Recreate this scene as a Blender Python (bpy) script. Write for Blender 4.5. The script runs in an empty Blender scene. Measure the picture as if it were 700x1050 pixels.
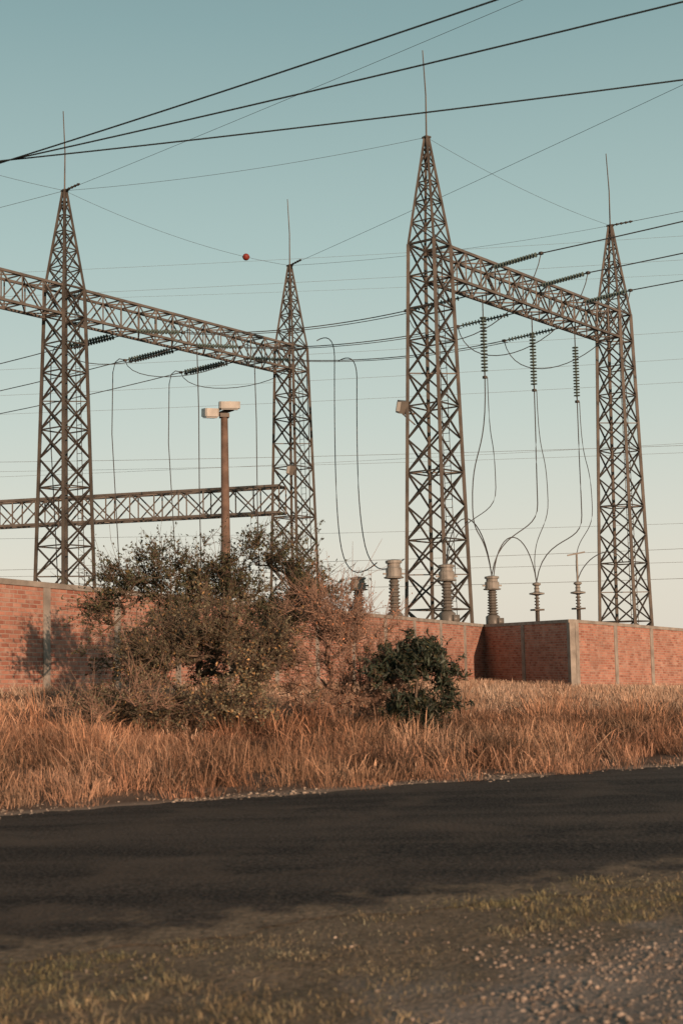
import bpy, math, random
import numpy as np
from mathutils import Vector, Matrix, noise
random.seed(7); np.random.seed(7)
scene=bpy.context.scene
scene.view_settings.view_transform='Standard'
scene.view_settings.look='None'
scene.view_settings.exposure=0

# ---------------------------------------------------------------- materials
def mat(name, color, rough=0.8, metal=0.0, var=0.25, scale=4.0, bump=0.0, bscale=40, col2=None, attr=False, trans=0.0):
    m=bpy.data.materials.new(name); m.use_nodes=True
    nt=m.node_tree; N=nt.nodes; L=nt.links
    b=N['Principled BSDF']; b.inputs['Roughness'].default_value=rough; b.inputs['Metallic'].default_value=metal
    if 'Specular IOR Level' in b.inputs: b.inputs['Specular IOR Level'].default_value=0.25
    tc=N.new('ShaderNodeTexCoord')
    nz=N.new('ShaderNodeTexNoise'); nz.inputs['Scale'].default_value=scale; nz.inputs['Detail'].default_value=6
    L.new(tc.outputs['Object'],nz.inputs['Vector'])
    r=N.new('ShaderNodeValToRGB')
    c=np.array(color); c2=np.array(col2) if col2 is not None else c*(1+var)
    c1=c*(1-var) if col2 is None else c
    r.color_ramp.elements[0].position=.3; r.color_ramp.elements[1].position=.7
    r.color_ramp.elements[0].color=(*c1,1); r.color_ramp.elements[1].color=(*c2,1)
    L.new(nz.outputs['Fac'],r.inputs['Fac'])
    out=r.outputs['Color']
    if attr:
        a=N.new('ShaderNodeAttribute'); a.attribute_name='Col'
        mx=N.new('ShaderNodeMix'); mx.data_type='RGBA'; mx.blend_type='MULTIPLY'; mx.inputs['Factor'].default_value=1
        L.new(out,mx.inputs[6]); L.new(a.outputs['Color'],mx.inputs[7]); out=mx.outputs[2]
    L.new(out,b.inputs['Base Color'])
    if bump>0:
        n2=N.new('ShaderNodeTexNoise'); n2.inputs['Scale'].default_value=bscale; n2.inputs['Detail'].default_value=8
        L.new(tc.outputs['Object'],n2.inputs['Vector'])
        bp=N.new('ShaderNodeBump'); bp.inputs['Strength'].default_value=bump; bp.inputs['Distance'].default_value=.02
        L.new(n2.outputs['Fac'],bp.inputs['Height']); L.new(bp.outputs['Normal'],b.inputs['Normal'])
    if trans>0:
        t=N.new('ShaderNodeBsdfTranslucent'); L.new(out,t.inputs['Color'])
        ms=N.new('ShaderNodeMixShader'); ms.inputs[0].default_value=trans
        L.new(b.outputs[0],ms.inputs[1]); L.new(t.outputs[0],ms.inputs[2])
        L.new(ms.outputs[0],N['Material Output'].inputs['Surface'])
    return m

M_steel=mat('weathered_galvanised_steel',(.066,.057,.047),.5,.2,.4,1.5)
M_beam=mat('beam_steel',(.125,.11,.095),.6,.15,.3,1.5)
M_ins=mat('glass_insulator',(.09,.12,.105),.35,0,.2,3)
M_porc=mat('grey_porcelain',(.12,.11,.095),.4,0,.2,3)
M_tank=mat('painted_tank',(.22,.205,.18),.5,0,.25,3)
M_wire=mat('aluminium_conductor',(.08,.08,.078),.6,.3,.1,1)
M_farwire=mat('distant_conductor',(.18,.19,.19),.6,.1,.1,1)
M_blackwire=mat('black_cable',(.02,.026,.026),.7,0,.1,1)
M_conc=mat('weathered_concrete',(.27,.24,.205),.9,0,.3,2.5,.5,60)
M_pole=mat('rusty_concrete_pole',(.15,.10,.075),.85,0,.35,3,.4,50)
M_white=mat('white_paint',(.42,.40,.36),.5,0,.2,3)
M_glass=mat('lamp_lens',(.30,.30,.28),.2,0,.1,3)
M_red=mat('red_marker_plastic',(.20,.035,.025),.5,0,.1,3)
M_wood=mat('pole_wood',(.10,.07,.05),.9,0,.3,5)
M_grass=mat('dry_grass',(.35,.185,.115),.85,0,.3,.35,attr=True,col2=(.47,.29,.19))
M_fgrass=mat('pale_dry_grass',(.43,.285,.195),.85,0,.3,.2,attr=True,col2=(.56,.40,.29))
M_sgrass=mat('short_grass',(.27,.21,.12),.85,0,.3,1.2,attr=True,col2=(.43,.33,.21))
M_stone=mat('gravel_stone',(.29,.235,.19),.9,0,.3,3,attr=True)
M_leafA=mat('mesquite_leaf',(.062,.068,.038),.6,0,.3,1.5,attr=True,trans=.15)
M_leafB=mat('greygreen_leaf',(.15,.135,.085),.7,0,.3,1.5,attr=True,trans=.15)
M_leafC=mat('dry_leaf',(.28,.165,.11),.7,0,.3,1.5,attr=True)
M_leafD=mat('dark_leaf',(.030,.040,.026),.5,0,.3,1.5,attr=True)
M_bark=mat('bark',(.13,.095,.07),.9,0,.3,6)
M_twig=mat('dry_twig',(.26,.165,.12),.9,0,.3,6)

# ---------------------------------------------------------------- mesh builder
class MB:
    def __init__(s): s.v=[]; s.f=[]; s.m=[]; s.uv={}
    def add(s,vs,fs,mi=0):
        o=len(s.v); s.v+= [tuple(p) for p in vs]; s.f+=[tuple(i+o for i in f) for f in fs]; s.m+=[mi]*len(fs)
    def strut(s,p,q,w,mi=0,h=None):
        p=Vector(p);q=Vector(q);d=q-p
        if d.length<1e-5:return
        d.normalize(); up=Vector((0,0,1)) if abs(d.z)<.95 else Vector((1,0,0))
        a=d.cross(up).normalized()*w/2; b=d.cross(a).normalized()*(h or w)/2
        vs=[p+a+b,p-a+b,p-a-b,p+a-b,q+a+b,q-a+b,q-a-b,q+a-b]
        s.add(vs,[(0,1,2,3),(7,6,5,4),(0,4,5,1),(1,5,6,2),(2,6,7,3),(3,7,4,0)],mi)
    def tube(s,pts,r,n=5,mi=0,r2=None):
        pts=[Vector(p) for p in pts]; rings=[]
        m=len(pts)
        for i,p in enumerate(pts):
            d=(pts[min(i+1,m-1)]-pts[max(i-1,0)]).normalized()
            up=Vector((0,0,1)) if abs(d.z)<.9 else Vector((0,1,0))
            a=d.cross(up).normalized(); b=d.cross(a).normalized()
            rr=r if r2 is None else r+(r2-r)*i/(m-1)
            rings+=[p+(a*math.cos(6.2832*k/n)+b*math.sin(6.2832*k/n))*rr for k in range(n)]
        fs=[(i*n+k,i*n+(k+1)%n,(i+1)*n+(k+1)%n,(i+1)*n+k) for i in range(m-1) for k in range(n)]
        fs+=[tuple(range(n))[::-1],tuple(range((m-1)*n,m*n))]
        s.add(rings,fs,mi)
    def lathe(s,p,q,prof,n=10,mi=0):
        p=Vector(p);q=Vector(q);d=(q-p);L=d.length;d.normalize()
        up=Vector((0,0,1)) if abs(d.z)<.9 else Vector((0,1,0))
        a=d.cross(up).normalized(); b=d.cross(a).normalized(); vs=[]
        for t,r in prof:
            c=p+d*(t*L)
            vs+=[c+(a*math.cos(6.2832*k/n)+b*math.sin(6.2832*k/n))*r for k in range(n)]
        m=len(prof)
        fs=[(i*n+k,i*n+(k+1)%n,(i+1)*n+(k+1)%n,(i+1)*n+k) for i in range(m-1) for k in range(n)]
        fs+=[tuple(range(n))[::-1],tuple(range((m-1)*n,m*n))]
        s.add(vs,fs,mi)
    def box(s,c,sz,rot=0,mi=0,tilt=0,bev=0.0):
        R=Matrix.Rotation(rot,3,'Z')@Matrix.Rotation(tilt,3,'X')
        x,y,z=[k/2 for k in sz]; b=bev
        if b>0:
            pl=[(-x+b,-y),(x-b,-y),(x,-y+b),(x,y-b),(x-b,y),(-x+b,y),(-x,y-b),(-x,-y+b)]
        else: pl=[(-x,-y),(x,-y),(x,y),(-x,y)]
        n=len(pl)
        vs=[Vector(c)+R@Vector((u,v,-z)) for u,v in pl]+[Vector(c)+R@Vector((u,v,z)) for u,v in pl]
        fs=[tuple(range(n))[::-1],tuple(range(n,2*n))]+[(k,(k+1)%n,n+(k+1)%n,n+k) for k in range(n)]
        s.add(vs,fs,mi)
    def obj(s,name,mats,parent=None,smooth=False):
        me=bpy.data.meshes.new(name); me.from_pydata(s.v,[],s.f)
        for m in mats: me.materials.append(m)
        me.polygons.foreach_set('material_index',s.m)
        if smooth: me.polygons.foreach_set('use_smooth',[True]*len(s.f))
        me.update()
        o=bpy.data.objects.new(name,me); scene.collection.objects.link(o)
        if parent: o.parent=parent
        return o

def npmesh(name,V,F,mats,col=None,midx=None,parent=None):
    me=bpy.data.meshes.new(name); k=F.shape[1]
    me.vertices.add(len(V)); me.vertices.foreach_set('co',V.astype(np.float32).ravel())
    me.loops.add(F.size); me.loops.foreach_set('vertex_index',F.astype(np.int32).ravel())
    me.polygons.add(len(F)); me.polygons.foreach_set('loop_start',np.arange(0,F.size,k,dtype=np.int32))
    for m in mats: me.materials.append(m)
    if midx is not None: me.polygons.foreach_set('material_index',midx.astype(np.int32))
    if col is not None:
        a=me.color_attributes.new('Col','FLOAT_COLOR','POINT')
        c=np.ones((len(V),4),np.float32); c[:,:3]=col; a.data.foreach_set('color',c.ravel())
    me.update(calc_edges=True); me.validate()
    o=bpy.data.objects.new(name,me); scene.collection.objects.link(o)
    if parent: o.parent=parent
    return o
def empty(name,loc=(0,0,0)):
    e=bpy.data.objects.new(name,None); scene.collection.objects.link(e); e.empty_display_size=.5
    return e

# ---------------------------------------------------------------- terrain
RD=np.array([.866,.5]); RN=np.array([-.5,.866])
FE=np.array([.45,17.5]); NE=np.array([.35,9.0])
def sm(t): t=np.clip(t,0,1); return t*t*(3-2*t)
def vnoise(x,y,s,seed=0):
    x=np.asarray(x,float)*s+seed*17.3; y=np.asarray(y,float)*s+seed*9.1
    return (np.sin(x*1.0+1.7*np.sin(y*.8+seed))+np.sin(y*1.3+1.5*np.sin(x*.9+2+seed))+np.sin((x+y)*.7+np.sin(x*1.9-y*1.1)))/3
def hgt(x,y):
    x=np.asarray(x,float); y=np.asarray(y,float)
    d=(x-FE[0])*RN[0]+(y-FE[1])*RN[1]
    H=np.clip(.64-.045*x,-.1,1.3)
    h=sm(d/14)*H
    h=h+np.where(d>.3,.05*vnoise(x,y,1.3)*sm((d-.3)/2),0)
    dn=(x-NE[0])*RN[0]+(y-NE[1])*RN[1]
    h=h+np.where(dn<-.2,(.014*vnoise(x,y,4,2)+.012*vnoise(x,y,9,5))*sm((-.2-dn)/.6),0)
    far=np.hypot(x,y); h=h+sm((far-150)/800)*2*vnoise(x,y,.01)
    return h-.003
def axis(lo,hi,f0,f1,step):
    a=list(np.arange(f0,f1,step)); g=step; v=f0
    while v>lo: g*=1.25; v-=g; a.insert(0,max(v,lo))
    g=step; v=a[-1]
    while v<hi: g*=1.25; v+=g; a.append(min(v,hi))
    return np.array(a)
xs=axis(-2500,2500,-14,18,.2); ys=axis(-2500,4000,3,62,.2)
X,Y=np.meshgrid(xs,ys); Z=hgt(X,Y)
V=np.stack([X.ravel(),Y.ravel(),Z.ravel()],1); nx=len(xs); ny=len(ys)
I=(np.arange(ny-1)[:,None]*nx+np.arange(nx-1)[None]).ravel()
F=np.stack([I,I+1,I+1+nx,I+nx],1)
mg=bpy.data.materials.new('ground_soil'); mg.use_nodes=True
nt=mg.node_tree;N=nt.nodes;L=nt.links;b=N['Principled BSDF'];b.inputs['Roughness'].default_value=.95
b.inputs['Specular IOR Level'].default_value=.1
tc=N.new('ShaderNodeTexCoord')
def noi(scale,detail=6,dist=0):
    n=N.new('ShaderNodeTexNoise');n.inputs['Scale'].default_value=scale;n.inputs['Detail'].default_value=detail
    n.inputs['Distortion'].default_value=dist
    L.new(tc.outputs['Object'],n.inputs['Vector']);return n.outputs['Fac']
def ramp(src,p0,c0,p1,c1):
    r=N.new('ShaderNodeValToRGB');e=r.color_ramp.elements
    e[0].position=p0;e[1].position=p1;e[0].color=(*c0,1);e[1].color=(*c1,1);L.new(src,r.inputs['Fac']);return r.outputs['Color']
def math_(op,a,b_=None):
    n=N.new('ShaderNodeMath');n.operation=op
    for i,v in enumerate([a,b_]):
        if v is None: continue
        if isinstance(v,(int,float)): n.inputs[i].default_value=v
        else: L.new(v,n.inputs[i])
    return n.outputs[0]
def mix(f,a,b_,mode='MIX'):
    n=N.new('ShaderNodeMix');n.data_type='RGBA';n.blend_type=mode
    if isinstance(f,(int,float)): n.inputs[0].default_value=f
    else: L.new(f,n.inputs[0])
    for i,v in ((6,a),(7,b_)):
        if isinstance(v,tuple): n.inputs[i].default_value=(*v,1)
        else: L.new(v,n.inputs[i])
    return n.outputs[2]
sep=N.new('ShaderNodeSeparateXYZ');L.new(tc.outputs['Object'],sep.inputs[0])
def line(nx_,ny_,px,py):
    a=math_('MULTIPLY',math_('SUBTRACT',sep.outputs[0],px),nx_)
    c=math_('MULTIPLY',math_('SUBTRACT',sep.outputs[1],py),ny_)
    return math_('ADD',a,c)
soil=ramp(noi(1.2),.3,(.10,.066,.048),.7,(.20,.135,.098))
verge=mix(.5,ramp(noi(2.5),.35,(.11,.084,.056),.7,(.23,.17,.115)),ramp(noi(22,8),.35,(.08,.06,.043),.65,(.27,.20,.14)))
grav=mix(.5,ramp(noi(2),.3,(.17,.135,.11),.7,(.30,.245,.20)),ramp(noi(60,3),.3,(.10,.082,.07),.7,(.37,.305,.255)))
nearmask=math_('GREATER_THAN',math_('MULTIPLY',line(-.5,.866,.4,12),-1),0)
gm=math_('ADD',line(.687,-.726,-.65,6.4),math_('MULTIPLY',math_('SUBTRACT',noi(1.3),.5),2.6))
gmr=ramp(gm,0.0,(0,0,0),.5,(1,1,1))
edge=math_('ABSOLUTE',math_('ADD',line(-.5,.866,.45,17.6),math_('MULTIPLY',math_('SUBTRACT',noi(.9),.5),-.7)))
em=ramp(edge,.1,(.8,.8,.8),.45,(0,0,0))
c=mix(nearmask,soil,mix(gmr,verge,grav)); c=mix(em,c,(.30,.22,.165))
L.new(c,b.inputs['Base Color'])
bp=N.new('ShaderNodeBump');bp.inputs['Strength'].default_value=1;bp.inputs['Distance'].default_value=.035
L.new(noi(30,9),bp.inputs['Height']);L.new(bp.outputs['Normal'],b.inputs['Normal'])
g=npmesh('ground',V,F,[mg]); g.data.polygons.foreach_set('use_smooth',[True]*len(F))

# road
ma=bpy.data.materials.new('old_asphalt'); ma.use_nodes=True
nt=ma.node_tree;N=nt.nodes;L=nt.links;b=N['Principled BSDF'];b.inputs['Roughness'].default_value=.9
b.inputs['Specular IOR Level'].default_value=.12
tc=N.new('ShaderNodeTexCoord')
mp=N.new('ShaderNodeMapping');mp.inputs['Rotation'].default_value=(0,0,-math.radians(30));mp.inputs['Scale'].default_value=(.10,1,1)
L.new(tc.outputs['Object'],mp.inputs[0])
st=N.new('ShaderNodeTexNoise');st.inputs['Scale'].default_value=1.1;st.inputs['Detail'].default_value=7;L.new(mp.outputs[0],st.inputs['Vector'])
c=mix(.5,ramp(st.outputs['Fac'],.42,(.014,.012,.0105),.60,(.085,.066,.052)),ramp(noi(38,4),.42,(.010,.009,.008),.62,(.12,.095,.078)))
c=mix(ramp(noi(.9,9,.6),.50,(0,0,0),.64,(.65,.65,.65)),c,(.095,.072,.055))
sep=N.new('ShaderNodeSeparateXYZ');L.new(tc.outputs['Object'],sep.inputs[0])
dd=math_('ADD',line(-.5,.866,.35,9.0),math_('MULTIPLY',math_('SUBTRACT',noi(2.6,9),.5),2.6))
vg=mix(.5,ramp(noi(2.5),.35,(.11,.084,.056),.7,(.23,.17,.115)),ramp(noi(22,8),.35,(.08,.06,.043),.65,(.27,.20,.14)))
c=mix(ramp(dd,.15,(1,1,1),.75,(0,0,0)),c,vg)
vo=N.new('ShaderNodeTexVoronoi');vo.feature='DISTANCE_TO_EDGE';vo.inputs['Scale'].default_value=.8
ds=N.new('ShaderNodeTexNoise');ds.inputs['Scale'].default_value=3;L.new(tc.outputs['Object'],ds.inputs['Vector'])
ad=N.new('ShaderNodeVectorMath');ad.operation='ADD';L.new(tc.outputs['Object'],ad.inputs[0]);L.new(ds.outputs['Color'],ad.inputs[1]);L.new(ad.outputs[0],vo.inputs['Vector'])
c=mix(ramp(vo.outputs['Distance'],.003,(.4,.4,.4),.012,(0,0,0)),c,(.012,.011,.010))
L.new(c,b.inputs['Base Color'])
bp=N.new('ShaderNodeBump');bp.inputs['Strength'].default_value=1;bp.inputs['Distance'].default_value=.03
L.new(noi(24,8),bp.inputs['Height']);L.new(bp.outputs['Normal'],b.inputs['Normal'])
us=np.concatenate([np.arange(-400,-25,8),np.arange(-25,30,.08),np.arange(30,420,8)])
fe=FE+us[:,None]*RD+RN*(.16*vnoise(us,us*0,2.1)+.08*vnoise(us,us*0,9,3)+.05*vnoise(us,us*0,21,3))[:,None]
ne=NE+us[:,None]*RD+RN*(.28*vnoise(us,us*0,1.1,4)+.14*vnoise(us,us*0,5,7)+.08*vnoise(us,us*0,15,7))[:,None]
rows=8; V=[]
for j in range(rows+1):
    t=j/rows; p=ne*(1-t)+fe*t
    z=.006+.05*(1-(2*t-1)**2)
    V.append(np.column_stack([p,np.full(len(p),z-.004)]))
n=len(us);V=np.concatenate(V)
I=(np.arange(rows)[:,None]*n+np.arange(n-1)[None]).ravel()
npmesh('asphalt_road',V,np.stack([I,I+1,I+1+n,I+n],1),[ma])

# ---------------------------------------------------------------- walls
mb_=bpy.data.materials.new('red_brick'); mb_.use_nodes=True
nt=mb_.node_tree;N=nt.nodes;L=nt.links;b=N['Principled BSDF'];b.inputs['Roughness'].default_value=.9
b.inputs['Specular IOR Level'].default_value=.15
tc=N.new('ShaderNodeTexCoord');br=N.new('ShaderNodeTexBrick')
br.inputs['Scale'].default_value=1;br.inputs['Brick Width'].default_value=.28;br.inputs['Row Height'].default_value=.095
br.inputs['Mortar Size'].default_value=.012;br.inputs['Mortar Smooth'].default_value=.3;br.inputs['Bias'].default_value=0
br.inputs['Color1'].default_value=(.27,.105,.072,1);br.inputs['Color2'].default_value=(.47,.225,.16,1);br.inputs['Mortar'].default_value=(.38,.29,.235,1)
L.new(tc.outputs['UV'],br.inputs['Vector'])
c=mix(ramp(noi(.8,7,.5),.42,(0,0,0),.8,(.6,.6,.6)),br.outputs['Color'],(.21,.12,.09))
c=mix(ramp(noi(4,9,.5),.5,(0,0,0),.8,(.7,.7,.7)),c,(.46,.34,.275))
L.new(c,b.inputs['Base Color'])
bp=N.new('ShaderNodeBump');bp.inputs['Strength'].default_value=.8;bp.inputs['Distance'].default_value=.012;bp.invert=True
L.new(br.outputs['Fac'],bp.inputs['Height']);L.new(bp.outputs['Normal'],b.inputs['Normal'])

def wall(name,p,q,zt0,zt1,cols,thick=.15,capw=.22):
    p=Vector((p[0],p[1],0));q=Vector((q[0],q[1],0));Ln=(q-p).length;d=(q-p)/Ln;nrm=Vector((d.y,-d.x,0))
    e=empty(name)
    steps=max(2,int(Ln/1.0)); vs=[];fs=[]
    for i in range(steps+1):
        t=i/steps;c=p+d*Ln*t;zt=zt0+(zt1-zt0)*t-.12;zb=float(hgt(c.x,c.y))-.4
        for s_ in (1,-1):
            for z in (zb,zt):
                vs.append(c+nrm*s_*thick/2+Vector((0,0,z)))
    for i in range(steps):
        a=i*4;b_=a+4
        fs+=[(a,b_,b_+1,a+1),(b_+2,a+2,a+3,b_+3),(a+1,b_+1,b_+3,a+3)]
    fs+=[(0,1,3,2),(steps*4,steps*4+2,steps*4+3,steps*4+1)]
    me=bpy.data.meshes.new('brickwork');me.from_pydata([tuple(v) for v in vs],[],fs);me.materials.append(mb_)
    ul=me.uv_layers.new(name='UVMap')
    slope=(zt1-zt0)/Ln
    for poly in me.polygons:
        for li in poly.loop_indices:
            co=Vector(vs[me.loops[li].vertex_index]);u=(co-p).dot(d)
            ul.data[li].uv=(u,co.z-slope*u)
    me.update();o=bpy.data.objects.new('brickwork',me);scene.collection.objects.link(o);o.parent=e
    m2=MB();ang=math.atan2(d.y,d.x)
    for s0 in cols:
        c=p+d*s0;zt=zt0+(zt1-zt0)*s0/Ln;zb=float(hgt(c.x,c.y))-.4
        m2.box((c.x,c.y,(zb+zt-.123)/2),(.24,thick+.07,zt-.123-zb),ang,0)
    m2.obj('posts',[M_conc],e)
    m3=MB()
    P0=p-d*.1+Vector((0,0,zt0-.06));Q0=q+d*.1+Vector((0,0,zt1-.06))
    m3.strut(P0,Q0,capw,0,.12)
    m3.obj('coping',[M_conc],e)
    return e
S1d=Vector((13.06,30.0)).normalized()
P1=Vector((-7.2,30))-S1d*15.5; Q1=Vector((5.86,60))
wall('brick_wall',P1,Q1,3.36+15.5*.58/32.72,2.78,[15.5+1.5+2.85*k for k in range(-6,11)])
wall('brick_wall',(5.86+.06,60-.2),(8.34,52.7),2.78,2.76,[3.7,7.55])
wall('brick_wall',(8.34+.12,52.7+.12),(8.34+.629*16,52.7+.777*16),2.76,2.2,[.12,3.1,6.1,9.1,12.1,15.1])

# ---------------------------------------------------------------- towers
G=Vector((10.65,14.1,0)).normalized(); Gp=Vector((G.y,-G.x,0))
ZB=19.7
def sq(c,w,z):
    a=G*w/2;b_=Gp*w/2
    return [Vector((c[0],c[1],z))+s*a+t*b_ for s,t in((1,1),(1,-1),(-1,-1),(-1,1))]
def tower(c,top=24.6,zb=ZB,w0=2.15,w1=1.35,n=13,name='lattice_tower',flood=None):
    e=empty(name);m=MB();z0=float(hgt(*c))-.1
    zs=[z0+(zb-z0)*(i/n)**.97 for i in range(n+1)]
    R=[sq(c,w0+(w1-w0)*(z-z0)/(zb-z0),z) for z in zs]
    for i in range(n):
        for k in range(4):
            a,b_,c2,d2=R[i][k],R[i][(k+1)%4],R[i+1][k],R[i+1][(k+1)%4]
            m.strut(a,c2,.15);m.strut(a,d2,.068);m.strut(b_,c2,.068)
            if i%2==0 or i>n-3: m.strut(a,b_,.06)
        if i%3==0: m.strut(R[i][0],R[i][2],.05)
    for k in range(4): m.strut(R[n][k],R[n][(k+1)%4],.09)
    n2=6; zz=[zb+(top-zb)*(1-(1-i/n2)**1.25) for i in range(n2+1)]
    Rp=[sq(c,w1+(.14-w1)*(z-zb)/(top-zb),z) for z in zz]
    for i in range(n2):
        for k in range(4):
            a,b_,c2,d2=Rp[i][k],Rp[i][(k+1)%4],Rp[i+1][k],Rp[i+1][(k+1)%4]
            m.strut(a,c2,.11);m.strut(a,d2,.05)
            if i<3: m.strut(b_,c2,.05)
            m.strut(a,b_,.05)
    m.box((c[0],c[1],top+.04),(.3,.3,.08),.6)
    m.obj('lattice_body',[M_steel],e)
    f=MB()
    for pt in R[0]: f.box((pt.x,pt.y,z0+.2),(.6,.6,.5),.6,0,0,.05)
    f.obj('footings',[M_conc],e)
    r=MB();r.tube([(c[0],c[1],top),(c[0]+.02,c[1],top+2),(c[0]-.07,c[1],top+4.1)],.042,5,0,.024);r.obj('lightning_rod',[M_steel],e)
    l=MB();fa=[(R[i][0]*.6+R[i][1]*.4+G*.1) for i in range(n+1)];fb=[(R[i][0]*.4+R[i][1]*.6+G*.1) for i in range(n+1)]
    for i in range(n):
        l.strut(fa[i],fa[i+1],.03);l.strut(fb[i],fb[i+1],.03)
        for j in range(4): l.strut(fa[i].lerp(fa[i+1],j/4),fb[i].lerp(fb[i+1],j/4),.025)
    l.obj('ladder',[M_steel],e)
    if flood:
        fl=MB();side,zf=flood;h=Vector((c[0],c[1],zf));w=(w0+(w1-w0)*(zf-z0)/(zb-z0))/2
        p0=h+side*w;p1=h+side*(w+.55)
        fl.strut(p0,p1,.07);fl.strut(p0-Vector((0,0,.5)),p1,.05);fl.strut(p1,p1+Vector((0,0,.3)),.06)
        fl.box(p1+Vector((0,0,.3)),(.46,.36,.55),.5,1,.35,.06)
        fl.box(p1+Vector((-.1,-.21,.28)),(.38,.05,.42),.5,2,.35)
        fl.obj('floodlight',[M_steel,M_porc,M_glass],e)
    return e
A=(-13.3,68.1);B=(-2.77,82.4);C=(4.14,61.8);D=(14.95,75.7);A0=(A[0]-10.65,A[1]-14.1)
E2=(B[0]-28.5,B[1]+8.6)
tower(A);tower(B,flood=(-Gp*.3+Vector((.2,-1,0)),12.0));tower(C,flood=(Vector((-1,-.1,0)),12.1));tower(D);tower(A0);tower(E2,top=13.5,zb=11.6,n=8)

def beam(p,q,zb,zt,w,name='lattice_beam',seg=1.25,cw=.12,bw=.06,trim=.68):
    p=Vector((p[0],p[1],0));q=Vector((q[0],q[1],0));d=(q-p).normalized();p=p+d*trim;q=q-d*trim
    Ln=(q-p).length;n=int(round(Ln/seg));nr=Vector((d.y,-d.x,0));m=MB()
    def pt(i,s,z): return p+d*(Ln*i/n)+nr*s*w/2+Vector((0,0,z))
    for s in(1,-1):
        for z in(zb,zt): m.strut(pt(0,s,z),pt(n,s,z),cw)
    for i in range(n+1):
        for s in(1,-1): m.strut(pt(i,s,zb),pt(i,s,zt),bw)
        for z in(zb,zt): m.strut(pt(i,1,z),pt(i,-1,z),bw)
    for i in range(n):
        a,b_=(zb,zt) if i%2 else (zt,zb)
        for s in(1,-1):
            m.strut(pt(i,s,a),pt(i+1,s,b_),bw)
            if s>0: m.strut(pt(i,s,b_),pt(i+1,s,a),bw*.8)
        for z in(zb,zt):
            k=1 if i%2 else -1
            m.strut(pt(i,k,z),pt(i+1,-k,z),bw)
    return m.obj(name,[M_beam])
beam(A,B,18.25,19.65,1.3);beam(A0,A,18.25,19.65,1.3);beam(C,D,18.25,19.65,1.3)
beam(B,E2,9.95,11.5,1.2,seg=1.6,cw=.14,bw=.075)

# ---------------------------------------------------------------- insulators, conductors
S=Vector((.94,-.34,0)); S2=Vector((.74,-.67,0))
def disc_prof(n,r):
    pr=[(0,.03)]
    for i in range(n):
        t=(i+.2)/n;u=1/n
        pr+=[(t,.035),(t+.1*u,r*.95),(t+.35*u,r),(t+.45*u,.05)]
    return pr+[(1,.03)]
def string(parent,p,q,r=.145,n=15):
    m=MB();p=Vector(p);q=Vector(q);d=(q-p)
    m.tube([p,p+d*.12],.03,5,1);m.lathe(p+d*.1,p+d*.93,disc_prof(n,r),9,0);m.tube([p+d*.92,q],.035,5,1)
    m.box(q,(.16,.16,.12),.6,1)
    return m.obj('insulator_string',[M_ins,M_steel],parent)
def cab(p,q,sag,n=16):
    p=Vector(p);q=Vector(q)
    return [p.lerp(q,i/n)-Vector((0,0,4*sag*(i/n)*(1-i/n))) for i in range(n+1)]
def curve3(p,c1,c2,q,n=14):
    p,c1,c2,q=[Vector(k) for k in(p,c1,c2,q)];o=[]
    for i in range(n+1):
        t=i/n;o.append(p*(1-t)**3+c1*3*t*(1-t)**2+c2*3*t*t*(1-t)+q*t**3)
    return o
def at(P,Q,t,z,off=0): return Vector((P[0]+(Q[0]-P[0])*t,P[1]+(Q[1]-P[1])*t,z))+Gp*off
TT=(.22,.47,.72)
e1=empty('tension_insulator_set');e2=empty('tension_insulator_set')
cond=MB()
ab_l=[];ab_r=[];cd_l=[];cd_r=[]
for t in TT:
    for (P,Q,e,lst,side,sd) in((A,B,e1,ab_l,-1,S),(A,B,e1,ab_r,1,S),(C,D,e2,cd_l,-1,S),(C,D,e2,cd_r,1,S2)):
        z0=18.2 if side<0 or P is A else 19.3
        p=at(P,Q,t,z0,side*.66);q=p+sd*side*2.9+Vector((0,0,-.38 if side<0 or P is A else .12))
        string(e,p,q,.12);
        if P is A and side<0: string(e,p+G*.42,q+G*.42,.12)
        lst.append(q)
for i in range(3):
    cond.tube(cab(ab_r[i],cd_l[i],.35),.026,5)
    cond.tube(cab(ab_r[i]+G*.42,cd_l[i]+G*.42,.35),.020,5)
    cond.tube(cab(ab_l[i],ab_l[i]-S*60+Vector((0,0,-1.5)),1.8,30),.026,5)
    cond.tube(cab(cd_r[i],cd_r[i]+S2*60+Vector((0,0,2.2)),.9,30),.03,5)
    a,b_=ab_l[i],ab_r[i];cond.tube(curve3(a,a+Vector((.3,0,-1.6)),b_+Vector((-.3,0,-1.6)),b_),.022,5)
    a,b_=cd_l[i],cd_r[i];cond.tube(curve3(a,a+Vector((.6,0,-3.1)),b_+Vector((-.6,0,-3.4)),b_,20),.024,5)
    for q,sgn in((ab_l[i],-1),(ab_r[i],1)):
        k=q+Vector((0,0,0));g0=k+S*sgn*.6
        cond.tube([k+S*sgn*-.1,k+S*sgn*.35+Vector((0,0,.12)),g0+Vector((0,0,-.05)),g0+S*sgn*.15+Vector((0,0,-.6)),g0+S*sgn*.22+Vector((0,0,-4)),g0+S*sgn*.1+Vector((.1,0,-8)),g0+Vector((.25,0,-12.8))],.027,5)
for (x,y,z,b0) in((-.2,72,17.9,5.0),(.9,70,16.4,5.0)):
    cond.tube(curve3((x-.9,y,z-.15),(x-.4,y,z+.15),(x,y,z+.05),(x,y,z-1),8)+curve3((x,y,z-1),(x-.1,y,z-5),(x-.1,y-1,b0+4),(x+.1,y-3,b0+2.2),10)[1:]+curve3((x+.1,y-3,b0+2.2),(x+.3,y-5,b0+.3),(x+.9,y-8,b0+.0),(x+1.7,y-10,b0+.6),10)[1:],.027,5)
cond.obj('overhead_conductors',[M_wire])

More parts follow.
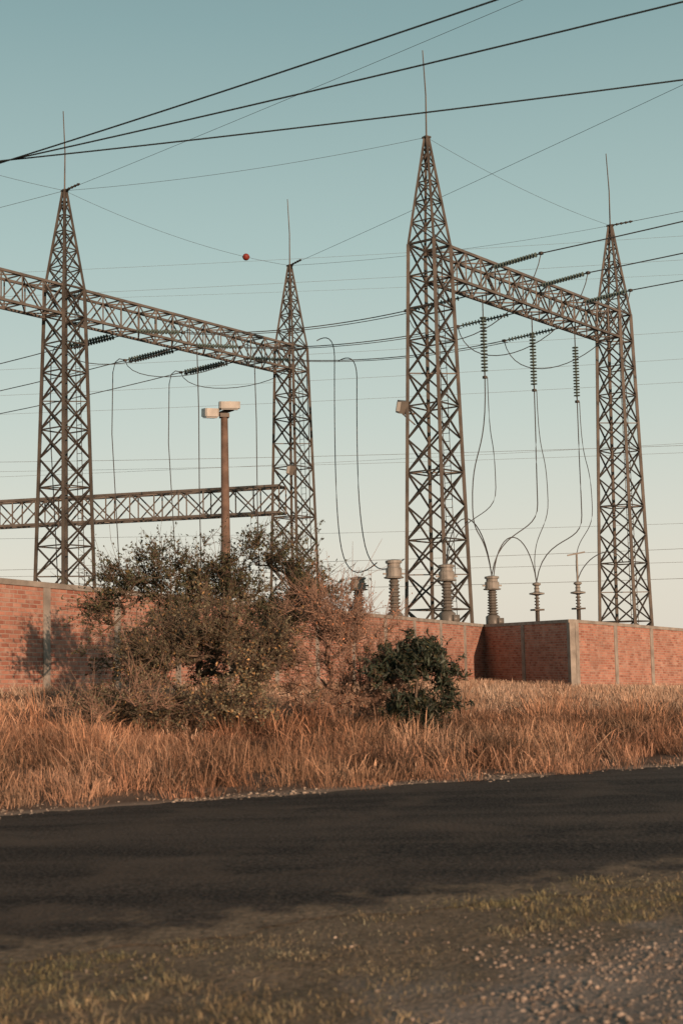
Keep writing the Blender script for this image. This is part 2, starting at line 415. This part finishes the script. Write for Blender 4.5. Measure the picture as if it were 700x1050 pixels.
e3=empty('suspension_insulator_set');bot=[]
for t in(.235,.49,.735):
    p=at(C,D,t,18.2,0.1);m=MB();m.tube([p,p-Vector((0,0,.75))],.03,5);m.obj('link',[M_steel],e3)
    q=p-Vector((0,0,3.9));string(e3,p-Vector((0,0,.7)),q,.17,17);bot.append(q)

def lathe_equipment(name,x,y,ztop,kind=0):
    e=empty(name);z0=float(hgt(x,y));m=MB()
    if kind==0:
        zs=2.6
        for sx in(-.28,.28):
            for sy in(-.28,.28): m.strut((x+sx,y+sy,z0-.1),(x+sx*.8,y+sy*.8,zs),.08)
        for i in range(3):
            za=z0+i*(zs-z0)/3;zb=z0+(i+1)*(zs-z0)/3
            for sx,sy,tx,ty in((-.28,-.28,.28,-.28),(.28,-.28,.28,.28),(.28,.28,-.28,.28),(-.28,.28,-.28,-.28)):
                m.strut((x+sx*.93,y+sy*.93,za),(x+tx*.93,y+ty*.93,zb),.045)
        m.box((x,y,zs+.05),(.8,.8,.1),.4);m.obj('support_frame',[M_steel],e)
        m=MB();m.lathe((x,y,zs+.1),(x,y,zs+.75),[(0,.3),(.1,.33),(.85,.33),(1,.2)],14);m.box((x+.3,y-.2,zs+.4),(.3,.3,.35),.4,0,0,.04);m.obj('base_tank',[M_porc],e,True)
        h=ztop-(zs+.75)
        m=MB();pr=[];n=9
        for i in range(n):
            u=i/n;r=.26-.05*u;pr+=[(u,.17),(u+.03,r),(u+.06,r),(u+.08,.17)]
        pr.append((1,.15));m.lathe((x,y,zs+.75),(x,y,zs+.75+h*.62),pr,14);m.obj('porcelain_column',[M_porc],e)
        zc=zs+.75+h*.62
        m=MB();m.lathe((x,y,zc),(x,y,ztop),[(0,.2),(.04,.40),(.10,.42),(.14,.33),(.55,.33),(.60,.27),(.78,.27),(.8,.34),(.93,.34),(1,.1)],16)
        m.strut((x-.45,y-.1,zc+.22),(x+.45,y+.1,zc+.22),.07);m.obj('head_tank',[M_tank],e)
    else:
        m.tube([(x,y,z0-.1),(x,y,ztop-1.3)],.10,8);m.box((x,y,ztop-1.3),(.5,.5,.08),.3)
        m.obj('support_post',[M_steel],e)
        m=MB();pr=[];n=7
        for i in range(n):
            u=i/n;pr+=[(u,.07),(u+.03,.13),(u+.06,.13),(u+.09,.07)]
        pr.append((1,.08));m.lathe((x,y,ztop-1.25),(x,y,ztop-.2),pr,12);m.obj('porcelain_column',[M_porc],e)
        m=MB();m.lathe((x,y,ztop-.62),(x,y,ztop),[(0,.1),(.08,.36),(.18,.36),(.26,.12),(.7,.10),(.8,.2),(.9,.2),(1,.08)],14)
        if kind==2:
            m.tube([(x,y,ztop-.1),(x,y,ztop+1.3)],.05,6);m.strut((x-.45,y,ztop+1.25),(x+.4,y,ztop+1.4),.07)
        m.obj('terminal_cap',[M_tank],e)
    return Vector((x,y,ztop))
q0=lathe_equipment('instrument_transformer',.65,61,4.95)
q1=lathe_equipment('instrument_transformer',2.1,58.5,5.5)
q2=lathe_equipment('instrument_transformer',4.3,59.0,5.3)
q3=lathe_equipment('instrument_transformer',6.9,66,5.15)
q4=lathe_equipment('post_insulator',9.1,67,4.85,1)
q5=lathe_equipment('post_insulator',11.2,68,4.9,2)
q6=lathe_equipment('instrument_transformer',-3.9,58,4.2)
q7=lathe_equipment('instrument_transformer',-6.2,62,4.4)
d=MB()
def loopdown(b_,off,zm,tgt,side,r=.028):
    mid=Vector((b_.x+off,b_.y*.5+tgt.y*.5,zm))
    d.tube(curve3(b_,b_-Vector((0,0,4)),mid+Vector((0,0,3)),mid,12)+curve3(mid,mid-Vector((0,0,1.6)),tgt+Vector((side,0,2.4)),tgt,12)[1:],r,5)
loopdown(bot[0],-.7,8.3,q3,-.3);loopdown(bot[0]+Vector((.12,0,0)),-.1,8.8,q2,.5,.02)
loopdown(bot[1],-.2,8.6,q3,.4);loopdown(bot[1]+Vector((.12,0,0)),.25,8.8,q4,-.3,.02)
loopdown(bot[2],-.4,8.2,q4,.4);loopdown(bot[2]+Vector((.12,0,0)),.1,8.6,q5,-.3,.02)
def arch(a,b_,h): d.tube(curve3(a,a+(b_-a)*.15+Vector((0,0,h)),b_-(b_-a)*.15+Vector((0,0,h)),b_,16),.026,5)
arch(q2,q3,3.0);arch(q3+Vector((.1,0,0)),q4,2.6);arch(q5,Vector((14.2,72,6)),1.2)
d.obj('dropper_conductors',[M_wire])

sw=MB();Z1=24.65
def v3(p,z=Z1): return Vector((p[0],p[1],z))
def ext(p,q,k): return p+(q-p)*k
for p,q,sg in((v3(A),v3(B),.5),(v3(C),v3(D),.3),(v3(A),v3(C),.3),(v3(B),v3(D),.3),(v3(A),v3(A0),.4)):
    sw.tube(cab(p,q,sg),.009,4)
sw.tube(cab(v3(A),v3(A)+Vector((-70,25,-2)),1.5,24),.011,4)
sw.tube(cab(v3(A),ext(v3(A),Vector((6.4,48.3,24.7)),2.4),.3,24),.010,4)
sw.tube(cab(v3(B),ext(v3(B),Vector((14.3,56,24.8)),2.2),.3,24),.011,4)
sw.tube(cab(v3(D),ext(v3(D),Vector((18.5,73.8,24.9)),9),.3,24),.015,4)
sw.obj('shield_wires',[M_wire])
cl=MB()
for p,dd_ in((A,Vector((.7,-.7,.02))),(B,Vector((.55,-.84,.03))),(D,Vector((.85,-.5,.02)))):
    cl.lathe(v3(p),v3(p)+dd_*1.3,disc_prof(5,.07),7)
cl.obj('shield_wire_clamps',[M_steel])
mk=bpy.data.meshes.new('aerial_marker_ball')
import bmesh
bm=bmesh.new();bmesh.ops.create_uvsphere(bm,u_segments=20,v_segments=14,radius=.2)
bmesh.ops.create_cone(bm,segments=20,radius1=.215,radius2=.215,depth=.03,cap_ends=True)
bm.to_mesh(mk);bm.free();mk.materials.append(M_red)
o=bpy.data.objects.new('aerial_marker_ball',mk);scene.collection.objects.link(o)
o.location=v3(A).lerp(v3(B),.775)-Vector((0,0,4*.5*.775*.225))
bg=MB()
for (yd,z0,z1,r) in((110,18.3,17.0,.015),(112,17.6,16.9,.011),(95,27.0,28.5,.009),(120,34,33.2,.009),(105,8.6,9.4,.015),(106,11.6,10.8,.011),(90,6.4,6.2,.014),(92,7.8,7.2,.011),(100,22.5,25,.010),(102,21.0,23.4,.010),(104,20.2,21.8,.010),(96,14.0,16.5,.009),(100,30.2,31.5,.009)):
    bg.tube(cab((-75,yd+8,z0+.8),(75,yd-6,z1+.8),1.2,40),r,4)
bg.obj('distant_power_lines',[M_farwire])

up=empty('utility_pole');m=MB();hz=float(hgt(-8,24.4))
m.lathe((-8,24.4,hz-.2),(-8,24.4,10.2),[(0,.16),(1,.10)],12);m.obj('pole',[M_wood],up)
m=MB();m.strut((-8,23.6,9.75),(-8,25.2,9.75),.11);m.obj('crossarm',[M_wood],up)
m=MB()
for yy in(23.8,24.5,25.0): m.lathe((-8,yy,9.8),(-8,yy,10.02),[(0,.04),(.2,.07),(.5,.04),(.7,.06),(1,.03)],8)
m.obj('pin_insulators',[M_porc],up)
m=MB()
for p,q,k,sg in(((-8,25.0,10.02),(1.96,17.6,10.0),3.2,.42),((-8,24.5,10.02),(4.44,17.7,10.02),3.0,.45),((-8,23.8,10.02),(5.1,20.1,10.03),3.0,.50)):
    p=Vector(p);q=Vector(q);m.tube(cab(p,ext(p,q,k)+Vector((0,0,.9)),sg,40),.0125,6)
    m.tube(cab(p,p+Vector((-40,12,0)),.6,20),.0125,6)
m.obj('distribution_cables',[M_blackwire],up)

# ---------------------------------------------------------------- street lamp
sl_=empty('street_lamp');lx,ly=-3.44,42.0;z0=float(hgt(lx,ly));m=MB()
m.lathe((lx,ly,z0-.2),(lx,ly,8.75),[(0,.17),(1,.105)],12);m.obj('pole',[M_pole],sl_,True)
m=MB();m.strut((lx-.36,ly,8.8),(lx+.28,ly,9.0),.10);m.box((lx,ly,8.8),(.28,.28,.12),.2);m.obj('bracket',[M_steel],sl_)
m=MB()
m.box((lx-.40,ly-.22,8.86),(.42,.55,.24),.35,0,.12,.05);m.box((lx-.40,ly-.23,8.72),(.34,.44,.05),.35,1,.12)
m.box((lx+.16,ly-.08,9.10),(.62,.5,.20),.15,0,.12,.05);m.box((lx+.16,ly-.09,8.98),(.5,.4,.05),.15,1,.12)
m.strut((lx-.2,ly,8.95),(lx+.2,ly,9.22),.06)
m.obj('lamp_heads',[M_white,M_glass],sl_)

# ---------------------------------------------------------------- vegetation
def n3(P,s,seed):
    x,y,z=P[0]*s+seed,P[1]*s*1.1+seed*2,P[2]*s*1.2+seed*3
    return (math.sin(x+1.5*math.sin(z+seed))+math.sin(z*1.2+1.4*math.sin(x*1.1))+math.sin(y+z*.7+math.sin(x*1.7)))/3
def bush(name,base,lumps,nt_,tw,lf,lsize,lmat,bmat,seed,rad=.0035,shoots=0,twl=(.15,.38),stems=5,colvar=.35,leaf_aspect=.5,gap=-.15,shootl=(.4,.85),leafy=1.0):
    rs=np.random.RandomState(seed);bz=float(hgt(base[0],base[1]));B0=np.array([base[0],base[1],bz-.05])
    w=np.array([l[3]*l[4]*l[5] for l in lumps]);w/=w.sum();T=[]
    while len(T)<nt_:
        l=lumps[rs.choice(len(lumps),p=w)];d=rs.normal(size=3);d/=np.linalg.norm(d)
        r=rs.rand()**(1/2.2)*(1+.2*rs.normal())
        P=B0+np.array(l[:3])+d*np.array(l[3:6])*r
        if n3(P,3.2,seed)<gap: continue
        T.append(P)
    T=np.array(T);T[:,2]=np.maximum(T[:,2],bz+.12)
    T=T[np.argsort(np.linalg.norm(T-B0,axis=1))]
    nodes=[B0+np.array([rs.uniform(-.3,.3),rs.uniform(-.2,.2),0]) for _ in range(stems)];par=[-1]*stems
    tips=[]
    for t in T:
        P=np.array(nodes);dd=np.linalg.norm(P-t,axis=1)+.5*np.maximum(0,P[:,2]-t[2]);i=int(dd.argmin())
        a=P[i];L_=np.linalg.norm(t-a);n=max(1,int(L_/.2));prev=i;bend=rs.normal(size=3)*.08*L_
        for k in range(1,n+1):
            u=k/n;p=a+(t-a)*u+bend*math.sin(math.pi*u)+rs.normal(size=3)*.012
            p[2]+=.10*L_*math.sin(math.pi*u)*-.5
            nodes.append(p);par.append(prev);prev=len(nodes)-1
        tips.append(prev)
    cnt=np.zeros(len(nodes))
    for t in tips: cnt[t]+=1
    for i in range(len(nodes)-1,-1,-1):
        if par[i]>=0: cnt[par[i]]+=cnt[i]
    segs=[(nodes[par[i]],nodes[i],rad*(cnt[par[i]])**.5 if par[i]>=stems else rad*1.1*cnt[i]**.5,rad*cnt[i]**.5) for i in range(len(nodes)) if par[i]>=0]
    LP=[];LD=[];LT=[]
    ctr=T.mean(0);ctr[2]-=.6
    allt=[(nodes[t],twl,1.0) for t in tips for _ in range(tw)]
    hi=sorted(tips,key=lambda t:-(nodes[t][2]+.5*abs(nodes[t][0]-ctr[0])))[:max(1,len(tips)//2)]
    for _ in range(shoots): allt.append((nodes[hi[rs.randint(len(hi))]],shootl,.45))
    for p,(l0,l1),lk in allt:
        o=p-ctr;o/=np.linalg.norm(o)+1e-6
        dv=o*.7+rs.normal(size=3)*.6+np.array([0,0,.35]);dv/=np.linalg.norm(dv);ln=rs.uniform(l0,l1)
        m_=p+dv*ln*.5+rs.normal(size=3)*.03;q=p+dv*ln+np.array([0,0,-.04*rs.rand()])
        segs.append((p,m_,.0048,.0038));segs.append((m_,q,.0038,.0022))
        lv=1+.5*n3(p,2.0,seed+5)
        tint=rs.uniform(1-colvar,1+colvar)*lv
        if rs.rand()>leafy: continue
        nl=int(lf*lk*(ln/((twl[0]+twl[1])/2)))
        for _ in range(nl):
            u=rs.rand()**.7;c=(p+(m_-p)*u*2 if u<.5 else m_+(q-m_)*(u-.5)*2)
            LP.append(c+rs.normal(size=3)*.022);LD.append(dv);LT.append(tint*rs.uniform(.7,1.3))
    Pa=np.array([s[0] for s in segs]);Pb=np.array([s[1] for s in segs]);ra=np.array([s[2] for s in segs]);rb=np.array([s[3] for s in segs])
    d_=Pb-Pa;d_/=np.linalg.norm(d_,axis=1)[:,None]+1e-9
    upv=np.where(np.abs(d_[:,2:3])<.9,np.array([[0,0,1.]]),np.array([[1.,0,0]]))
    a=np.cross(d_,upv);a/=np.linalg.norm(a,axis=1)[:,None]+1e-9;b2=np.cross(d_,a)
    V=[]
    for (P,r) in((Pa,ra),(Pb,rb)):
        for k in range(4):
            th=6.2832*k/4;V.append(P+(a*math.cos(th)+b2*math.sin(th))*r[:,None])
    V=np.stack(V,1).reshape(-1,3);n=len(segs);o=np.arange(n)[:,None]*8
    F=np.concatenate([o+np.array([k,(k+1)%4,4+(k+1)%4,4+k]) for k in range(4)])
    nV=len(V)
    LP=np.array(LP);nl=len(LP);LD=np.array(LD)
    u=LD*.6+rs.normal(size=(nl,3));u/=np.linalg.norm(u,axis=1)[:,None];v=np.cross(u,rs.normal(size=(nl,3)));v/=np.linalg.norm(v,axis=1)[:,None]
    sz=(lsize*rs.uniform(.6,1.4,nl))[:,None]
    q=np.stack([LP-u*sz,LP+v*sz*leaf_aspect-u*sz*.1,LP+u*sz,LP-v*sz*leaf_aspect-u*sz*.1],1).reshape(-1,3)
    F2=np.arange(nl*4).reshape(-1,4)+nV
    col=np.ones((nV+nl*4,3));tt=np.repeat(np.array(LT),4);col[nV:]=tt[:,None]
    warm=np.repeat(rs.rand(nl)<.16,4);cc=col[nV:];cc[warm]*=np.array([1.9,1.3,.95]);col[nV:]=cc
    return npmesh(name,np.concatenate([V,q]),np.concatenate([F,F2]),[bmat,lmat],col,np.concatenate([np.zeros(len(F)),np.ones(nl)]))

bush('mesquite_tree',(-1.6,26.2),[(-2.0,0,2.65,.8,.8,.55),(-2.5,.2,1.8,.65,.8,.8),(-1.1,0,2.5,.8,.8,.65),(0,0,2.6,.9,.8,.8),(.9,0,2.3,.8,.7,.7),(-.6,0,1.6,1.7,.8,.8)],560,8,7,.030,M_leafA,M_bark,11,shoots=420,gap=-.15,leafy=.82,shootl=(.4,1.0))
bush('greythorn_shrub',(-2.1,24.0),[(-1.0,0,1.1,1.0,.8,.75),(-.1,0,1.5,.95,.8,.8),(.7,-.1,1.15,.8,.7,.8),(-.3,-.3,.6,1.6,.8,.45),(-1.9,0,.5,.6,.5,.4)],520,8,7,.026,M_leafB,M_bark,12,shoots=320,gap=-.15,leafy=.75,shootl=(.4,.9))
bush('dry_shrub',(-.1,24.3),[(-.2,0,1.75,.95,.7,.85),(.6,0,1.4,.8,.7,.65),(0,0,.8,1.1,.7,.6),(.9,0,.7,.5,.5,.45)],330,7,5,.020,M_leafC,M_twig,13,shoots=300,twl=(.2,.5),gap=-.22,leafy=.55,stems=8,shootl=(.5,1.1))
bush('dark_leaved_shrub',(1.1,23.5),[(.18,0,1.42,.36,.35,.32),(-.15,0,1.05,.42,.35,.42),(.40,0,.95,.32,.3,.30),(.05,0,.55,.5,.35,.3)],170,6,11,.062,M_leafD,M_bark,14,shoots=60,leaf_aspect=.24,gap=-.35,shootl=(.3,.5),twl=(.14,.3))
bush('low_thorn_shrub',(-3.9,22.6),[(0,0,.5,.6,.4,.45),(.7,.2,.6,.5,.4,.45)],50,5,3,.018,M_leafB,M_twig,15,shoots=50,stems=5)

def blades(name,px,py,h,wd,lean,tint,material,seed=0,plume=.2):
    rs=np.random.RandomState(seed);n=len(px);pz=hgt(px,py)
    th=rs.uniform(0,2*math.pi,n);wx=np.cos(th)*wd/2;wy=np.sin(th)*wd/2
    P=np.stack([px,py,pz-.01],1);W=np.stack([wx,wy,wx*0],1)
    Ld=np.stack([lean[0]*h,lean[1]*h,h*0],1)
    drop=np.clip(1-.35*np.hypot(*lean),.35,1)
    Mi=P+Ld*.35+np.stack([h*0,h*0,h*.62],1);Ti=P+Ld+np.stack([h*0,h*0,h*drop],1)
    pl=(rs.rand(n)<plume)[:,None];mw=np.where(pl,1.3,.75);M2=np.where(pl,P+Ld*.75+np.stack([h*0,h*0,h*.85*drop],1),Mi)
    V=np.stack([P-W*.8,P+W*.8,M2-W*mw,M2+W*mw,Ti],1).reshape(-1,3)
    o=np.arange(n)[:,None]*5;F=np.concatenate([o+np.array([0,1,3]),o+np.array([0,3,2]),o+np.array([2,3,4])])
    return npmesh(name,V,F,[material],np.repeat(tint,5,axis=0))
def tufts(nt_,xr,yr,per,spread,hf,wd,filt,seed,leanv=.35,patch=1.0,hv=(.4,1.3)):
    rs=np.random.RandomState(seed)
    cx=rs.uniform(*xr,nt_);cy=rs.uniform(*yr,nt_);k=filt(cx,cy,rs);cx=cx[k];cy=cy[k];n=len(cx)
    th=rs.uniform(*hv,n)*(1+.5*vnoise(cx,cy,1.4,6));tc_=rs.uniform(.5,1.3,n);al=rs.normal(0,.22,n);al2=rs.normal(0,.22,n)
    wr=rs.normal(0,1,n)
    cx=np.repeat(cx,per);cy=np.repeat(cy,per);th=np.repeat(th,per);tc_=np.repeat(tc_,per);al=np.repeat(al,per);al2=np.repeat(al2,per);wr=np.repeat(wr,per);m_=len(cx)
    ox=rs.normal(0,spread,m_);oy=rs.normal(0,spread,m_);px=cx+ox;py=cy+oy
    h=hf(px,py)*th*rs.uniform(.35,1.15,m_)
    lx=ox/spread*leanv*.6+rs.normal(0,leanv*.7,m_)-.08+al;ly_=oy/spread*leanv*.6+rs.normal(0,leanv*.7,m_)+al2
    t=tc_*rs.uniform(.7,1.3,m_)
    g_=.6*vnoise(px,py,.55,8)+.6*wr
    tint=np.stack([t*(1-.07*g_),t*(1+.03*g_),t*(1+.08*g_)],1)
    pat=np.clip(.4+1.2*vnoise(px,py,.5,12)+.6*vnoise(px,py,1.7,2),0,1)[:,None]*patch
    tint=tint*(1-.6*pat)+tint*np.array([.45,.45,.42])*.6*pat
    return px,py,h,np.full(m_,wd)*rs.uniform(.6,1.4,m_),(lx,ly_),tint
def dfar(x,y): return (x-FE[0])*RN[0]+(y-FE[1])*RN[1]
def fan(x,y,k=3.0): return np.abs(x)<.27*y+k
def inwall(x,y):
    a=(x+7.2)*.917-(y-30)*.4
    o1=a>.25
    o2=((x-8.34)*.777-(y-52.7)*.629)>.25
    return np.where(x<5.9,o1,np.where(x<8.4,(o1&(((x-5.86)*-.947-(y-60)*.32)>.2))|(y<52.4),o2))
near_f=lambda x,y,r:(dfar(x,y)>.28+.65*vnoise(x,y,1.5,3)+.4*vnoise(x,y,4.1,5))&(dfar(x,y)<8.5)&fan(x,y,2)&inwall(x,y)&(r.rand(len(x))<np.clip(.6+1.1*vnoise(x,y,2.3,11),.06,1))
gh=lambda x,y:.42*np.clip(.40+dfar(x,y)*.35,0,1)*np.clip(1.25-dfar(x,y)*.08,.5,1.2)
blades('tall_dry_grass',*tufts(13000,(-9,11),(14,34),30,.10,gh,.0075,near_f,21,.48,1.3,(.2,1.4)),M_grass,1,.2)
cl_f=lambda x,y,r:(dfar(x,y)>.8)&(dfar(x,y)<9)&fan(x,y,2)&inwall(x,y)&(vnoise(x,y,1.1,44)>-.1)
a=list(tufts(700,(-9,11),(15,34),60,.12,lambda x,y:.60+0*x,.0075,cl_f,51,.5,.4,(.6,1.35)));a[5]=a[5]*np.array([1.28,1.27,1.22])
blades('bunch_grass',*a,M_grass,8,.35)
far_f=lambda x,y,r:(dfar(x,y)>=5.8)&fan(x,y,3)&inwall(x,y)&(r.rand(len(x))<np.clip(.65+.7*vnoise(x,y,1.1,5),.15,1))
blades('pale_dry_grass',*tufts(16500,(-14,20),(22,66),18,.16,lambda x,y:.23+0*x,.014,far_f,22,.45,.5),M_fgrass,2,.2)
wf=lambda x,y,r:(dfar(x,y)>.7)&(dfar(x,y)<7)&fan(x,y,2)&((vnoise(x,y,.8,31)>.05)|((x>1.2)&(dfar(x,y)>2.2)&(vnoise(x,y,1.2,31)>-.5)))
a=tufts(2300,(-9,12),(15,32),45,.14,lambda x,y:.44+0*x,.010,wf,41,.55)
a=list(a);a[5]=a[5]*np.array([.26,.27,.27]);blades('dark_grass',*a,M_grass,9,.1)  # grass blades tinted much darker, in noise patches and a fuller right-hand band
def dnear(x,y): return (x-NE[0])*RN[0]+(y-NE[1])*RN[1]
def gdist(x,y): return (x+.65)*.687-(y-6.4)*.726
sf=lambda x,y,r:(dnear(x,y)<.15+.4*vnoise(x,y,2.2,9)+.2*vnoise(x,y,6,9))&(r.rand(len(x))<np.clip(.85-1.0*(gdist(x,y)+.6*vnoise(x,y,1.6,4)),.06,1)*np.clip(.35+1.0*vnoise(x,y,1.5,14)+.7*vnoise(x,y,4,3),.04,1))&fan(x,y,1.5)
a=list(tufts(16000,(-4,6),(4,13),20,.05,lambda x,y:.055+0*x,.0040,sf,23,.85,.4));gr=np.clip(.45+.9*vnoise(a[0],a[1],1.3,77),0,1)[:,None]
a[5]=a[5]*(1-gr)+a[5]*np.array([.74,.80,.66])*gr
blades('verge_grass',*a,M_sgrass,3,.1)
phi=(1+5**.5)/2
IV=np.array([(-1,phi,0),(1,phi,0),(-1,-phi,0),(1,-phi,0),(0,-1,phi),(0,1,phi),(0,-1,-phi),(0,1,-phi),(phi,0,-1),(phi,0,1),(-phi,0,-1),(-phi,0,1)])/1.9
IF=np.array([(0,11,5),(0,5,1),(0,1,7),(0,7,10),(0,10,11),(1,5,9),(5,11,4),(11,10,2),(10,7,6),(7,1,8),(3,9,4),(3,4,2),(3,2,6),(3,6,8),(3,8,9),(4,9,5),(2,4,11),(6,2,10),(8,6,7),(9,8,1)])
def pebbles(name,px,py,size,seed):
    rs=np.random.RandomState(seed);n=len(px);s=size[:,None,None]*rs.uniform(.6,1.3,(n,1,3))*np.array([1,1,.65])
    V=IV[None]*(1+.18*rs.normal(size=(n,12,1)))*s;th=rs.uniform(0,6.28,n);c,s_=np.cos(th),np.sin(th)
    X=V[:,:,0]*c[:,None]-V[:,:,1]*s_[:,None]+px[:,None];Y=V[:,:,0]*s_[:,None]+V[:,:,1]*c[:,None]+py[:,None]
    Z=V[:,:,2]+(hgt(px,py)+size*.2)[:,None]
    F=(np.arange(n)[:,None,None]*12+IF[None]).reshape(-1,3)
    t=np.repeat(rs.uniform(.4,1.3,n),12)[:,None]*np.array([1,.98,.95])
    return npmesh(name,np.stack([X,Y,Z],2).reshape(-1,3),F,[M_stone],t)
rs=np.random.RandomState(3)
n=75000;px=rs.uniform(-3,6,n);py=rs.uniform(4,12,n)
k=(dnear(px,py)<0)&(rs.rand(n)<np.clip(.06+.9*(gdist(px,py)+.7*vnoise(px,py,1.6,4)),.03,1))
px,py=px[k],py[k];pebbles('gravel',px,py,.004+.013*rs.rand(len(px))**4,5)
n=5000;u=rs.uniform(-10,12,n);v=rs.normal(.15,.32,n)
P=FE+u[:,None]*RD+v[:,None]*RN;k=rs.rand(n)<np.clip(.5+.8*vnoise(P[:,0],P[:,1],2,5),.05,1);P=P[k];pebbles('roadside_gravel',P[:,0],P[:,1],.006+.022*rs.rand(len(P))**3,6)

# ---------------------------------------------------------------- light
el=math.radians(11);sx,sy=.45,-.893
sv=Vector((sx*math.cos(el),sy*math.cos(el),math.sin(el)))
sun=bpy.data.lights.new('sun','SUN');sun.energy=5.0;sun.angle=math.radians(.5);sun.color=(1,.65,.44)
so=bpy.data.objects.new('sun',sun);scene.collection.objects.link(so);so.rotation_euler=sv.to_track_quat('Z','Y').to_euler();so.location=(0,-20,30)
w=bpy.data.worlds.new('World');scene.world=w;w.use_nodes=True;nt=w.node_tree;N=nt.nodes;L=nt.links
sky=N.new('ShaderNodeTexSky');sky.sky_type='NISHITA';sky.sun_disc=False;sky.sun_elevation=el;sky.sun_rotation=math.atan2(sx,sy)%(2*math.pi)
sky.air_density=1.0;sky.dust_density=1.5;sky.ozone_density=1.0
tcw=N.new('ShaderNodeTexCoord');sp=N.new('ShaderNodeSeparateXYZ');L.new(tcw.outputs['Generated'],sp.inputs[0])
hz_=N.new('ShaderNodeValToRGB');L.new(sp.outputs[2],hz_.inputs[0]);cr=hz_.color_ramp
cr.elements[0].position=0.0;cr.elements[0].color=(.80,.735,.63,1)
cr.elements[1].position=1.0;cr.elements[1].color=(.08,.125,.14,1)
for ps,cc in((.06,(.77,.73,.635)),(.16,(.60,.665,.595)),(.28,(.43,.565,.525)),(.42,(.265,.405,.40)),(.6,(.14,.22,.24))):
    e_=cr.elements.new(ps);e_.color=(*cc,1)
sc=N.new('ShaderNodeVectorMath');sc.operation='SCALE';sc.inputs[3].default_value=1/.12;L.new(hz_.outputs[0],sc.inputs[0])
mx=N.new('ShaderNodeMix');mx.data_type='RGBA';mx.inputs[0].default_value=.87
L.new(sky.outputs[0],mx.inputs[6]);L.new(sc.outputs[0],mx.inputs[7])
L.new(mx.outputs[2],N['Background'].inputs['Color']);N['Background'].inputs['Strength'].default_value=.12

# ---------------------------------------------------------------- camera
cam=bpy.data.cameras.new('camera');cam.sensor_fit='VERTICAL';cam.sensor_height=36;cam.lens=50;cam.clip_end=8000;cam.clip_start=.1
cam.dof.use_dof=True;cam.dof.focus_distance=50;cam.dof.aperture_fstop=2.8
co=bpy.data.objects.new('camera',cam);scene.collection.objects.link(co)
co.matrix_world=Matrix.Translation((0,0,1.6))@Matrix.Rotation(math.radians(90+5.76),4,'X')@Matrix.Rotation(-.02,4,'Z')
scene.camera=co
